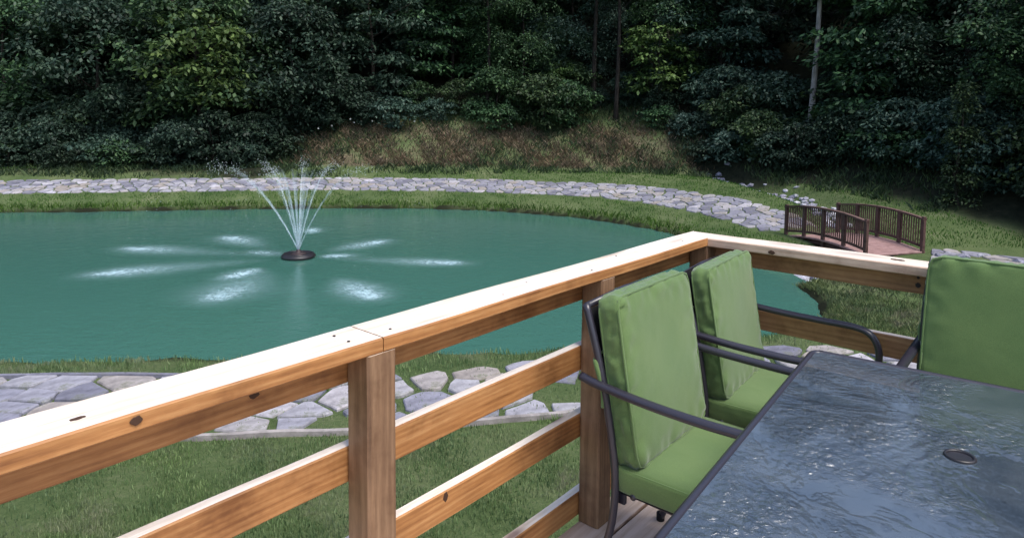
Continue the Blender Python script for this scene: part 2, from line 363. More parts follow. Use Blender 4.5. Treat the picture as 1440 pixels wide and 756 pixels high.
def flag_path(P, width, cell, gapf, thick, parent, lift=.03, cellt=None, drop=lambda s, t: False, cap=300):
    at, L = curve_frame(P); cellt = cellt or cell; ns = int(L/cell); nt_ = max(2, round(width/cellt)); R = random.Random(5)
    seeds = {}
    for i in range(-1, ns+1):
        for j in range(-1, nt_+1):
            seeds[i, j] = ((i+.5+R.uniform(-.42, .42)+(.5 if j % 2 else 0))*cell, -width/2+(j+.5+R.uniform(-.36, .36))*width/nt_)
    n = 0; jobs = []
    for i in range(ns):
        for j in range(nt_):
            c = seeds[i, j]
            if drop(*c): continue
            poly = [(c[0]-2, -width/2), (c[0]+2, -width/2), (c[0]+2, width/2), (c[0]-2, width/2)]
            gap = gapf(c[0])*R.uniform(.7, 1.5)
            for di in range(-2, 3):
                for dj in range(-2, 3):
                    o = seeds.get((i+di, j+dj))
                    if (di or dj) and o:
                        nn = (o[0]-c[0], o[1]-c[1]); l = math.hypot(*nn); nn = (nn[0]/l, nn[1]/l)
                        poly = clip_poly(poly, nn, nn[0]*(c[0]+o[0])/2+nn[1]*(c[1]+o[1])/2-gap/2)
                        if len(poly) < 3: break
                if len(poly) < 3: break
            if len(poly) < 3: continue
            # simplify tiny edges and roughen the outline
            q = []
            for a in poly:
                if not q or math.hypot(a[0]-q[-1][0], a[1]-q[-1][1]) > .05: q.append(a)
            if len(q) < 3: continue
            pts = []
            for a, b in zip(q, q[1:]+q[:1]):
                pts.append((a[0]*.97+c[0]*.03, a[1]*.97+c[1]*.03))
                if math.hypot(a[0]-b[0], a[1]-b[1]) > .22:
                    k = R.uniform(.35, .65); pts.append((a[0]*(1-k)+b[0]*k+R.uniform(-.018, .018), a[1]*(1-k)+b[1]*k+R.uniform(-.018, .018)))
            W = [at(*p) for p in pts]; ox = sum(p[0] for p in W)/len(W); oy = sum(p[1] for p in W)/len(W)
            zz = ground(np.array([p[0] for p in W]), np.array([p[1] for p in W])); oz = float(zz.mean()); li = lift+R.uniform(-.012, .012); m = len(W)
            tx, ty = R.uniform(-.02, .02), R.uniform(-.02, .02); V = []
            for sc, dz in ((1.03, -thick), (1.0, li-.014), (.95, li)):
                for (x, y), zg in zip(W, zz): V.append(((x-ox)*sc, (y-oy)*sc, float(zg)-oz+dz+(x-ox)*tx+(y-oy)*ty))
            F = [tuple(range(2*m, 3*m))]
            for r in range(2):
                for k in range(m): F.append((r*m+k, r*m+(k+1) % m, (r+1)*m+(k+1) % m, (r+1)*m+k))
            jobs.append((ox*ox+oy*oy+(400 if abs(ox/oy) > .8 else 0), (ox, oy, oz), V, F)); n += 1
    jobs.sort(key=lambda j: j[0]); V2 = []; F2 = []
    for q, (_, o, V, F) in enumerate(jobs):
        if q < cap: link('flagstone', pymesh('flagstone', V, F), M['stone'], parent, o)
        else: b = len(V2); V2 += [(v[0]+o[0], v[1]+o[1], v[2]+o[2]) for v in V]; F2 += [tuple(b+k for k in f) for f in F]
    if V2: tag(link('flagstones', pymesh('flagstones', V2, F2), M['stone_far'], parent), kind='stuff')
    return n, at, L
NEARP = [(-12, 7.1), (-8, 7.25), (-5, 7.35), (-3, 7.4), (-1, 7.65), (1, 8.1), (3, 8.5), (5, 8.8), (7, 9.1), (9.2, 9.9), (11.2, 11.8), (12.1, 13.8), (11.6, 15.4), (10.3, 16.3)]
path1 = empty('path', kind='structure')
n1, at1, L1 = flag_path(NEARP, 1.6, .62, lambda s: .028+.035*float(smooth(7.5, 10.5, s)), .05, path1, .035, .40, lambda s, t: s > 9 and random.random() < .05)
FARP = [(-22.3, 24.9), (-19.4, 25.6), (-14.6, 26.5), (-10.5, 27.3), (-7, 27.8), (-3.6, 27.9), (-.6, 27.55), (1.8, 26.8), (3.9, 25.75), (5.6, 24.1), (6.8, 22.2), (7.6, 20.3), (8.1, 18.9)]
path2 = empty('path', kind='structure')
n2, at2, L2 = flag_path(FARP, 1.95, .40, lambda s: .035, .05, path2, .03, .32)
print('flagstones', n1, n2)
# pale curb strips edging the near path
def strip(at, s0, s1, t, wd, h, name, parent):
    n = int((s1-s0)/.3); V = []; F = []
    for i in range(n+1):
        s = s0+(s1-s0)*i/n; jit = .012*math.sin(i*1.7)
        a = at(s, t-wd/2+jit); b = at(s, t+wd/2+jit); za, zb = gz1(*a), gz1(*b)
        V += [(*a, za-.06), (*a, za+h), (*b, zb+h), (*b, zb-.06)]
        if i: k = 4*i; F += [(k-4, k-3, k+1, k), (k-3, k-2, k+2, k+1), (k-2, k-1, k+3, k+2)]
    return link(name, pymesh(name, V, F), M['stone'], parent)
strip(at1, .3, 15.5, -.80, .06, .055, 'edging', path1); strip(at1, .3, 8.2, .80, .06, .05, 'edging', path1)

# ------------------------------------------------------------------ grass (uncountable: stuff)
def blades(n, xs, ys, h, wd, name, m, keep, lean=.5, hv=.5):
    x = rng.uniform(*xs, n); y = rng.uniform(*ys, n); k = keep(x, y); x, y = x[k], y[k]; n = len(x); z = ground(x, y)
    a = rng.uniform(0, 2*np.pi, n); hh = h*rng.uniform(1-hv, 1+hv, n); l = rng.uniform(0, lean, n)*hh; b = rng.uniform(0, 2*np.pi, n)
    dx, dy = np.cos(a)*wd/2, np.sin(a)*wd/2
    V = np.empty((n, 4, 3)); V[:, 0] = np.c_[x-dx, y-dy, z-.01]; V[:, 1] = np.c_[x+dx, y+dy, z-.01]
    V[:, 2] = np.c_[x+dx*.6+np.cos(b)*l*.4, y+dy*.6+np.sin(b)*l*.4, z+hh*.6]; V[:, 3] = np.c_[x+np.cos(b)*l, y+np.sin(b)*l, z+hh]
    base = np.arange(n)*4; F = np.concatenate([np.c_[base, base+1, base+2], np.c_[base, base+2, base+3]])
    return tag(link(name, npmesh(name, V.reshape(-1, 3), F), m), kind='stuff')
PA1 = [at1(s, 0) for s in np.linspace(0, L1-.01, 90)]; PA2 = [at2(s, 0) for s in np.linspace(0, L2-.01, 90)]
def clear(x, y, w1=.85, w2=1.05):
    sp = seg_dist(x, y, PONDC, True)*np.where(inside(x, y, PONDC), -1, 1)
    return (sp > .05) & (seg_dist(x, y, PA1, False) > w1) & (seg_dist(x, y, PA2, False) > w2)
def clumpy(x, y): return rng.random(len(x)) < np.clip(.68+.5*np.sin(x*2.1+np.sin(y*1.7)*2)*np.cos(y*1.9-x*.6)+.3*np.sin(x*7+y*5), .12, 1)
tag(blades(150000, (-5.5, 6), (4.2, 7.4), .038, .011, 'lawn_grass', M['grass'], lambda x, y: clear(x, y) & clumpy(x, y)), 'short mown lawn grass between the deck and the near stone path', 'grass')
tag(blades(90000, (-11, 7.2), (7.0, 12.5), .06, .014, 'shore_grass', M['grass'], lambda x, y: clear(x, y, .8) & clumpy(x, y)), 'ragged grass along the near shore of the pond', 'grass')
tag(blades(14000, (-6, 9), (6.8, 11), .045, .012, 'joint_grass', M['grass'], lambda x, y: (seg_dist(x, y, PA1, False) < .8) & (x > -3)), 'grass growing in the wide joints of the near path', 'grass')
tag(blades(170000, (-27, 14), (17, 31.5), .06, .022, 'bank_grass', M['grass_far'], lambda x, y: clear(x, y) & clumpy(x, y) & ~inside(x, y, HILLP) & ((x > -6) | (seg_dist(x, y, PA2, False) > 3) | inside(x, y, chaikin([(-40, 10)]+FARP+[(8, 10)], 0)))), 'bright grass strip between the pond and the far path', 'grass')
def shoreline(x, y):
    sp = seg_dist(x, y, PONDC, True)*np.where(inside(x, y, PONDC), -1, 1); return (sp > -.08) & (sp < .35) & (y > 17)
tag(blades(90000, (-24, 8), (10.5, 26), .16, .03, 'reed_fringe', M['grass_far'], shoreline, .9), 'darker long grass hanging over the far waterline', 'grass')
def bank(x, y):
    z, sh, sp = zones(x, y); return (sh > .5) & (sh < 6) & (rng.random(len(x)) < (.12+z[:, 0])*np.clip(.55+.6*np.sin(x*1.3+2)*np.cos(y*1.1+x*.4)+.35*np.sin(x*4.1+y*2.7), .08, 1))
tag(blades(65000, (-11, 9), (29.5, 37), .17, .035, 'dry_grass', M['straw'], bank, 1.3), 'brown dry straw grass on the bank behind the far path', 'grass')
def bank2(x, y):
    z, sh, sp = zones(x, y); return (sh > np.where(x < -7, -3.2, -.9)) & clear(x, y) & (seg_dist(x, y, CREEK, False) > .8) & (sh < 6.5) & (rng.random(len(x)) < np.clip(.38+.5*np.sin(x*.9-1)*np.cos(y*1.3+x*.3)+.3*np.sin(x*3.3-y*2), .05, 1)*(1-.55*np.exp(-((x+5.5)/2.2)**2)))
tag(blades(150000, (-24, 14), (20, 37), .19, .045, 'bank_weeds', M['leaf_mid'], bank2, 1.2), 'green weeds scattered over the bank below the forest', 'weeds')
def rightbank(x, y):
    sp = seg_dist(x, y, PONDC, True)*np.where(inside(x, y, PONDC), -1, 1); return (sp > -.05) & (sp < 1.9) & (x > 4.5) & (seg_dist(x, y, PA1, False) > .85) & clumpy(x, y)
tag(blades(26000, (4.5, 9), (9.6, 15), .08, .02, 'shore_weeds', M['grass'], rightbank, 1.0), 'lush green weeds on the pond corner seen under the right railing', 'weeds')
# ------------------------------------------------------------------ deck and railing (local x runs along the long railing, local y outward over the lawn)
DYAW = math.pi/2-.7077
deck = empty('deck', (0, 0, 0), DYAW, kind='structure')
R = random.Random(3)
bmx = boxmesh('deck_board', 0, 6.0, 0, .139, -.035, 0, .004)
for i in range(29):
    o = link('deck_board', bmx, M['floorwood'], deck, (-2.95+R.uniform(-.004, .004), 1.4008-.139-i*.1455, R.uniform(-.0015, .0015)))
for i in range(8): link('joist', boxmesh('joist', -2.9+i*.82, -2.86+i*.82, -2.7, 1.36, -.235, -.037, .003), M['post'], deck)
link('rim_board', boxmesh('rim_board', -2.95, 3.022, 1.362, 1.400, -.236, -.038, .003), M['post'], deck)
link('rim_board', boxmesh('rim_board', 3.024, 3.062, -2.7, 1.400, -.236, -.002, .003), M['post'], deck)
for s in (-2.6, 0, 2.8):
    for t in (-2.5, -.6, 1.25): link('support_post', boxmesh('support_post', s-.07, s+.07, t-.07, t+.07, -1.95, -.237, .004), M['post'], deck)
rail = tag(empty('deck_railing', (0, 0, 0), DYAW), 'new pine deck railing with pale flat cap turning a corner around the chairs', 'railing')
A, B = 1.3128, 2.9346
def board(name, x0, x1, y0, y1, z0, z1, key='rail', bev=.004, rot=(0, 0, 0), par=None, noisy=.0012):
    """sawn board built about its own centre, slightly wavy along its length"""
    cx, cy, cz = (x0+x1)/2, (y0+y1)/2, (z0+z1)/2; lx, ly, lz = x1-x0, y1-y0, z1-z0; bm = bmesh.new()
    L = max(lx, ly, lz); ax = 0 if L == lx else (1 if L == ly else 2); perm = [(0, 1, 2), (1, 2, 0), (2, 0, 1)][ax]
    n = max(2, int(L/.12)); dims = (lx, ly, lz); w_, h_ = dims[perm[1]], dims[perm[2]]; sd = R.uniform(0, 90); rings = []
    for i in range(n+1):
        u = -L/2+L*i/n; ring = []
        c = .5*bev
        for a, b in ((-w_/2+bev, -h_/2), (w_/2-bev, -h_/2), (w_/2, -h_/2+bev), (w_/2, h_/2-bev), (w_/2-bev, h_/2), (-w_/2+bev, h_/2), (-w_/2, h_/2-bev), (-w_/2, -h_/2+bev)):
            j = noisy if 0 < i < n else 0
            v = [0, 0, 0]; v[perm[0]] = u; v[perm[1]] = a+j*math.sin(u*9+sd)*(1 if a > 0 else -.7); v[perm[2]] = b+j*math.sin(u*7+sd*2)*(1 if b > 0 else .2)
            ring.append(bm.verts.new(v))
        rings.append(ring)
        if i:
            for k in range(8): bm.faces.new((rings[-2][k], rings[-2][(k+1) % 8], ring[(k+1) % 8], ring[k]))
    bm.faces.new(rings[0]); bm.faces.new(rings[-1]); me = bmesh_done(bm, name)
    # local X must run along the board for the grain
    return link(name, me, M[key], par if par is not None else rail, (cx, cy, cz), rot)
def board_s(name, s0, s1, t0, t1, z0, z1, **k): return board(name, s0, s1, t0, t1, z0, z1, **k)
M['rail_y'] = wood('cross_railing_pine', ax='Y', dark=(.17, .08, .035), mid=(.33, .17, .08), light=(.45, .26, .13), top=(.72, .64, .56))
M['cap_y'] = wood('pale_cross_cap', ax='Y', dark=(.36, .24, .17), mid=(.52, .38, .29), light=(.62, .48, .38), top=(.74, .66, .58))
# caps
def capmesh(s0, s1, mitre):
    bm = bmesh.new(); n = 14; w0, w1, z0, z1, b = A, A+.14, .946, .984, .004; rings = []
    for i in range(n+1):
        f = i/n; ring = []
        for (t, z) in ((w0+b, z0), (w1-b, z0), (w1, z0+b), (w1, z1-b), (w1-b, z1), (w0+b, z1), (w0, z1-b), (w0, z0+b)):
            e = s1+((t-A) if mitre else 0); s = s0+(e-s0)*f; wv = .0016*math.sin(s*5+t*9) if 0 < i < n else 0
            ring.append(bm.verts.new((s, t+wv, z+wv*.7)))
        rings.append(ring)
        if i:
            for k in range(8): bm.faces.new((rings[-2][k], rings[-2][(k+1) % 8], ring[(k+1) % 8], ring[k]))
    bm.faces.new(rings[0]); bm.faces.new(rings[-1]); return bmesh_done(bm, 'cap_board')
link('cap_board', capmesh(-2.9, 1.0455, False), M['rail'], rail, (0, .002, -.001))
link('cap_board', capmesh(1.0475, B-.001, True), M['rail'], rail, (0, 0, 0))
def capmesh2():
    bm = bmesh.new(); n = 18; b = .004; rings = []; t1 = -2.6
    for i in range(n+1):
        f = i/n; ring = []
        for (s, z) in ((B+b, .946), (B+.14-b, .946), (B+.14, .946+b), (B+.14, .984-b), (B+.14-b, .984), (B+b, .984), (B, .984-b), (B, .946+b)):
            t0 = A+(s-B); t = t0+(t1-t0)*f; wv = .002*math.sin(t*6+s*9) if 0 < i < n else 0
            ring.append(bm.verts.new((s+wv, t, z+wv*.6-.0015)))
        rings.append(ring)
        if i:
            for k in range(8): bm.faces.new((rings[-2][k], rings[-2][(k+1) % 8], ring[(k+1) % 8], ring[k]))
    bm.faces.new(rings[0]); bm.faces.new(rings[-1]); return bmesh_done(bm, 'cap_board')
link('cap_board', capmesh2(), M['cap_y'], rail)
# posts
def post(s, t, z0=.002, z1=.945):
    o = board('post', s, s+.09, t, t+.09, z0, z1, key='post', bev=.006, noisy=.0008); return o
for s in (-1.1, -.05, .998, 2.045, B): post(s, A)
for t in (.27, -.77, -1.81): post(B, t)
# rail boards
T0, T1 = A+.092, A+.130
for z0, z1 in ((.855, .944), (.587, .683), (.326, .418), (.018, .110)):
    board('rail_board', -2.9, 1.041, T0, T1, z0+.004*(z0 < .8), z1+(.004 if z0 < .8 else 0))
    board('rail_board', 1.044, 3.104, T0, T1, z0, z1)
for z0, z1 in ((.856, .944), (.577, .668), (.326, .418), (.018, .110)):
    board('rail_board', B+.092, B+.130, -2.6, A+.090, z0, z1, key='rail_y')
# knots, nail heads and a splinter notch on the cap
def disc(name, p, rx, ry, m, axis='Z', rot=0, h=.0015):
    bm = bmesh.new(); vs = [bm.verts.new((rx*math.cos(q*math.pi/9)*(1+.12*math.sin(q*1.3+rx*900)), ry*math.sin(q*math.pi/9)*(1+.12*math.cos(q*1.9)), h)) for q in range(18)]
    vb = [bm.verts.new((v.co.x*1.1, v.co.y*1.1, 0)) for v in vs]; bm.faces.new(vs)
    for k in range(18): bm.faces.new((vs[k], vs[(k+1) % 18], vb[(k+1) % 18], vb[k]))
    r = {'Z': (0, 0, rot), 'T': (math.pi/2, 0, 0), 'S': (0, -math.pi/2, rot)}[axis]
    return link(name, bmesh_done(bm, name), m, rail, p, r)
disc('knot', (.225, A+.075, .9835), .022, .009, M['knot']); disc('knot', (.47, A+.002, .969), .010, .008, M['knot'], 'T')
disc('knot', (.39, A+.055, .9835), .013, .006, M['knot']); disc('knot', (.75, T0, .905), .012, .009, M['knot'], 'T')
disc('knot', (1.35, T0, .40), .009, .014, M['knot'], 'T'); disc('knot', (1.42, T0, .915), .010, .006, M['knot'], 'T')
for s, t in ((1.10, .04), (1.55, .045), (1.72, .09), (2.02, .03), (2.3, .1), (.97, .04), (.97, .10), (2.78, .05)): disc('nail', (s, A+t, .984), .0035, .0035, M['nail'])
for t in (.62, .60): disc('knot', (B+.075, t-.06, .983), .009, .014, M['knot'])
disc('knot', (B-.0005, 1.02, .958), .008, .014, M['knot'], 'S'); disc('nail', (B+.0915, .478, .89), .009, .009, M['nail'], 'S'); disc('nail', (B+.0915, .478, .92), .005, .005, M['nail'], 'S')

# ------------------------------------------------------------------ patio chairs (local +x is the way the sitter faces; origin on the floor under the rear uprights)
def cushion(name, w_, h_, th, nu=30, nv=30, seed=0, puff=.35, wrinkle=.004, ex=9):
    """stuffed box cushion in local (u = width Y, v = height Z, thickness X from 0 to th); gusset sides, piped edges"""
    nw = 7; ids = {}; V = []
    def P(i, j, k):
        u = -1+2*i/nu; v = -1+2*j/nv; q = -1+2*k/nw
        # superellipse corner rounding in the u-v plane
        r = (abs(u)**ex+abs(v)**ex)**(1/ex); m = max(abs(u), abs(v)); f = m/r if r > 0 else 1
        uu, vv = u*f, v*f
        edge = min(1-abs(u), 1-abs(v)); bul = 1-math.exp(-max(edge, 0)*8)
        t = q*(1-puff+puff*bul)
        y, z, x = uu*w_/2, vv*h_/2, t*th/2
        n_ = noise.noise(Vector((y*9+seed, z*9, q*1.5)))
        if edge < 1e-6:      # gusset: gathered folds and a slight outward belly
            c = wrinkle*(noise.noise(Vector(((z if abs(u) > abs(v)-1e-6 else y)*42+seed*3, q*1.2, seed)))*1.5+n_*.9)*(1-abs(q)**2)+.006*(1-q*q)
            y += (c if u > 0 else -c)*(abs(u) > .999); z += (c if v > 0 else -c)*(abs(v) > .999)
            if k in (0, nw): y += math.copysign(.003, u)*(abs(u) > .999); z += math.copysign(.003, v)*(abs(v) > .999)
        else:
            pk = wrinkle*2.2*math.exp(-edge*9)*2*noise.noise(Vector(((z if 1-abs(u) < 1-abs(v) else y)*24+seed, edge*5, seed*2)))
            x += (pk*.5+.006*noise.noise(Vector((y*4+seed, z*4, 3))))*(1 if q > 0 else -1)*(abs(q) > .999)
        return (x+th/2, y, z)
    def vid(i, j, k):
        if (i, j, k) not in ids: ids[i, j, k] = len(V); V.append(P(i, j, k))
        return ids[i, j, k]
    F = []
    for i in range(nu):
        for j in range(nv):
            F.append((vid(i, j, nw), vid(i+1, j, nw), vid(i+1, j+1, nw), vid(i, j+1, nw))); F.append((vid(i, j, 0), vid(i, j+1, 0), vid(i+1, j+1, 0), vid(i+1, j, 0)))
    for k in range(nw):
        for i in range(nu):
            F.append((vid(i, 0, k), vid(i+1, 0, k), vid(i+1, 0, k+1), vid(i, 0, k+1))); F.append((vid(i, nv, k), vid(i, nv, k+1), vid(i+1, nv, k+1), vid(i+1, nv, k)))
        for j in range(nv):
            F.append((vid(0, j, k), vid(0, j, k+1), vid(0, j+1, k+1), vid(0, j+1, k))); F.append((vid(nu, j, k), vid(nu, j+1, k), vid(nu, j+1, k+1), vid(nu, j, k+1)))
    return pymesh(name, V, F, True)
def piping(name, w_, h_, r=.0035, ex=9):
    pts = []; n = 72
    for i in range(n+1):
        q = 2*math.pi*i/n; c, s = math.cos(q), math.sin(q); m = (abs(c)**ex+abs(s)**ex)**(-1/ex); pts.append((0, c*m*w_/2, s*m*h_/2))
    return tube(name, pts, r, 5, False)
HW = .262
def make_chair(loc, rz, label, seed, hb=0.0):
    t = tag(empty('patio_chair', loc, rz), label, 'chair', 'green cushioned patio chairs around the glass table')
    for sy in (1, -1):
        y = sy*HW
        link('side_frame', tube('side_frame', spline([(-.085, y*.97, .950+hb), (-.045, y, .84+hb*.5), (-.008, y, .70), (.022, y, .55), (.038, y, .42), (.030, y, .28), (-.01, y, .14), (-.06, y, .006)], 5), .0125, 10), M['metal'], t)
        link('armrest', tube('armrest', spline([(-.085, y+sy*.012, .722), (-.02, y+sy*.016, .712), (.15, y+sy*.020, .698), (.32, y+sy*.020, .692), (.455, y+sy*.014, .690), (.515, y+sy*.006, .672), (.545, y+sy*.002, .625), (.55, y, .56), (.54, y, .43)], 6), .0135, 10, flat=1.25), M['metal'], t)
        link('front_leg', tube('front_leg', spline([(.54, y, .435), (.53, y, .3), (.515, y, .15), (.515, y, .006)], 4), .0125, 10), M['metal'], t)
        link('seat_rail', tube('seat_rail', [(.035, y*.86, .375), (.25, y*.86, .366), (.52, y*.86, .366)], .010, 8), M['metal'], t)
        for xx in (-.06, .515): link('foot_cap', tube('foot_cap', [(xx, y, .001), (xx, y, .03)], .0155, 10), M['sling'], t)
        link('bracket', boxmesh('bracket', .028, .062, y-sy*.028-.008, y-sy*.028+.008, .335, .372, .003), M['metal'], t)
    for z, x in ((.943+hb, -.083), (.50, .026)): link('crossbar', tube('crossbar', [(x, -HW*.97, z), (x-.006, 0, z+(.008 if z > .9 else 0)), (x, HW*.97, z)], .0115, 8), M['metal'], t)
    for x in (.10, .48): link('crossbar', tube('crossbar', [(x, -HW, .385), (x, HW, .385)], .010, 8), M['metal'], t)
    # dark sling under both cushions
    V = []; F = []
    for k in range(9):
        f = k/8; x = -.078+.106*f; z = .935-.43*f; V += [(x+.004, -.245, z), (x-.012, 0, z), (x+.004, .245, z)]
        if k: b = 3*k; F += [(b-3, b-2, b+1, b), (b-2, b-1, b+2, b+1)]
    sl_ = link('back_sling', pymesh('back_sling', V, F), M['sling'], t); md = sl_.modifiers.new('thick', 'SOLIDIFY'); md.thickness = .003
    link('seat_sling', boxmesh('seat_sling', .06, .52, -.245, .245, .372, .377, .001), M['sling'], t)
    sc = link('seat_cushion', cushion('seat_cushion', .515, .50, .085, 26, 26, seed+5, .18, .003, 16), M['cushion'], t, (.275, 0, .380), (0, -math.pi/2, 0))
    for dx in (.077, .009): link('piping', piping('piping', .513, .498, .0035, 16), M['cushion'], sc, (dx, 0, 0))
    bc = link('back_cushion', cushion('back_cushion', .50, .525+hb, .092, 38, 44, seed, .24, .0095, 16), M['cushion'], t, (-.012, 0, .712+hb/2), (0, -.17, 0))
    for dx in (.080, .013): link('piping', piping('piping', .503, .527+hb, .0045, 16), M['cushion'], bc, (dx, 0, 0))
    for sy in (1, -1):
        link('tie_strap', tube('tie_strap', spline([(-.035, sy*.225, .80), (-.042, sy*.255, .79), (-.03, sy*.278, .775), (-.01, sy*.27, .70), (-.004, sy*.272, .64)], 4), .004, 5, flat=2), M['cushion'], t)
    return t
def dk(s, t): c, q = math.cos(DYAW), math.sin(DYAW); return (s*c-t*q, s*q+t*c, 0)
FACE = DYAW-math.pi/2
make_chair(dk(2.0, 1.10), FACE+math.radians(1.5), 'nearest green patio chair, whole near side seen, beside the railing post', 1)
make_chair(dk(2.665, 1.12), FACE+math.radians(4), 'middle green patio chair in the railing corner, partly hidden by another chair', 11, -.025)
make_chair(dk(2.83, .162), DYAW+math.pi, 'green patio chair at the far end of the table, cut off by the right edge', 23, .065)

# ------------------------------------------------------------------ glass-topped table
TZ = .74; TL, TW = 1.36, 1.02; TYAW = math.radians(90-36)
tb = tag(empty('patio_table', (1.052, 2.303, 0), TYAW), 'rectangular patio table with wet rippled glass top and dark metal rim', 'table')
# local: x back toward the camera is negative; y to the right is negative
hx, hy = -.592, -.461; hr = .026
bm = bmesh.new()
def loop(z, shrink=0, n=20):
    out = []
    rect = [(-TL+.018+shrink, -TW+.018+shrink), (-.018-shrink, -TW+.018+shrink), (-.018-shrink, -.018-shrink), (-TL+.018+shrink, -.018-shrink)]
    for i in range(4):
        a, b = rect[i], rect[(i+1) % 4]
        for k in range(n//4*2): f = k/(n//4*2); out.append(bm.verts.new((a[0]+(b[0]-a[0])*f, a[1]+(b[1]-a[1])*f, z)))
    return out
def ring(z, r, m): 
    out = []
    for v in m:
        a = math.atan2(v.co.y-hy, v.co.x-hx); out.append(bm.verts.new((hx+r*math.cos(a), hy+r*math.sin(a), z)))
    return out
oT, oB = loop(TZ-.002), loop(TZ-.008); iT, iB = ring(TZ-.002, hr, oT), ring(TZ-.008, hr, oB)
nn = len(oT)
for k in range(nn):
    j = (k+1) % nn
    bm.faces.new((oT[k], oT[j], iT[j], iT[k])); bm.faces.new((oB[j], oB[k], iB[k], iB[j])); bm.faces.new((iT[k], iT[j], iB[j], iB[k])); bm.faces.new((oT[j], oT[k], oB[k], oB[j]))
link('glass_top', bmesh_done(bm, 'glass_top'), M['glass'], tb)
# rim: four rounded bars joined at the corners
cr_ = .03; rimpts = []
for (cx, cy, a0) in ((-.012-cr_, -.012-cr_, 0), (-TL+.012+cr_, -.012-cr_, 90), (-TL+.012+cr_, -TW+.012+cr_, 180), (-.012-cr_, -TW+.012+cr_, 270)):
    for k in range(5): a = math.radians(a0+k*22.5); rimpts.append((cx+cr_*math.cos(a), cy+cr_*math.sin(a), TZ-.010))
rimpts += [rimpts[0], rimpts[1]]
link('rim', tube('rim', rimpts, .0125, 10, False), M['metal'], tb)
link('hole_ring', (lambda: tube('hole_ring', [(hx+.030*math.cos(q*math.pi/12), hy+.030*math.sin(q*math.pi/12), TZ-.001) for q in range(26)], .0045, 6, False))(), M['float'], tb)
link('hole_plug', tube('hole_plug', [(hx, hy, TZ-.03), (hx, hy, TZ-.001)], .027, 20, True, False), M['float'], tb)
for x in (-.12, -TL+.12):
    for y in (-.12, -TW+.12):
        link('leg', tube('leg', spline([(x, y, TZ-.02), (x, y, .5), (x*1.0, y, .2), (x, y, .004)], 3), .019, 10), M['metal'], tb)
    link('cross_rail', tube('cross_rail', [(x, -.12, TZ-.035), (x, -TW+.12, TZ-.035)], .012, 8), M['metal'], tb)
for y in (-.12, -TW+.12): link('side_rail', tube('side_rail', [(-.12, y, TZ-.035), (-TL+.12, y, TZ-.035)], .012, 8), M['metal'], tb)
for q in ((-TL+.045, -.05), (-TL+.045, -TW+.05)): link('corner_bolt', tube('corner_bolt', [(*q, TZ-.004), (*q, TZ+.004)], .011, 12), M['float'], tb)
# ------------------------------------------------------------------ fountain
FX, FY = -5.25, 16.4
ft = tag(empty('fountain', (FX, FY, WATER)), 'floating pond fountain throwing thin water jets from a black round float', 'fountain')
bm = bmesh.new(); prof = [(.0, .05), (.12, .055), (.30, .05), (.385, .035), (.41, 0), (.40, -.05), (.30, -.08), (0, -.08)]; rings = []
for r, z in prof: rings.append([bm.verts.new((max(r, .001)*math.cos(k*math.pi/16), max(r, .001)*math.sin(k*math.pi/16), z+.05)) for k in range(32)])
for a, b in zip(rings, rings[1:]):
    for k in range(32): bm.faces.new((a[k], a[(k+1) % 32], b[(k+1) % 32], b[k]))
link('float', bmesh_done(bm, 'float', True), M['float'], ft)
link('float_rim', tube('float_rim', [(.35*math.cos(q*math.pi/16), .35*math.sin(q*math.pi/16), .088) for q in range(34)], .028, 8, False), M['float'], ft)
link('nozzle', tube('nozzle', [(0, 0, .09), (0, 0, .12), (0, 0, .15), (0, 0, .20)], [.22, .16, .06, .045], 20), M['lamp_ring'], ft)
LAND = [(3.77, -.48), (1.52, 2.04), (2.45, -3.41), (-.73, -1.89), (-.37, -3.67), (-3.62, -1.87), (-4.51, .85), (-2.7, 2.47), (-.8, 3.88)]
TUBEV = None
def jet(dx, dy, T, fade):
    """ballistic stream from the nozzle to (dx,dy); opaque near the nozzle, breaking up above"""
    n = 26; vz = 4.905*T; V = []; F = []; at_ = []; ks = 6; tm = T*fade
    for i in range(n+1):
        t = tm*i/n; c = Vector((dx*t/T, dy*t/T, .18+vz*t-4.905*t*t)); d = Vector((dx/T, dy/T, vz-9.81*t)).normalized()
        a = d.cross(Vector((dy, -dx, 0)).normalized()).normalized(); b = d.cross(a); f = i/n; r = .014+.02*f
        for k in range(ks):
            q = 2*math.pi*k/ks; V.append(c+(a*math.cos(q)+b*math.sin(q))*r*(1+.25*math.sin(i*2.1+k))); at_.append(.44*max(0, 1-f)**1.1*(.75+.25*math.sin(i*1.9)))
        if i:
            for k in range(ks): F.append(((i-1)*ks+k, (i-1)*ks+(k+1) % ks, i*ks+(k+1) % ks, i*ks+k))
    link('water_jet', npmesh('water_jet', [tuple(v) for v in V], F, {'foam': at_}, True), M['jet'], ft)
for i, (dx, dy) in enumerate(LAND): jet(dx*.95, dy*.95, 1.30+.05*math.sin(i*2.7), .40)
for i in range(7): a = i*.9+.4; jet(1.0*math.cos(a), 1.0*math.sin(a), 1.30, .42)
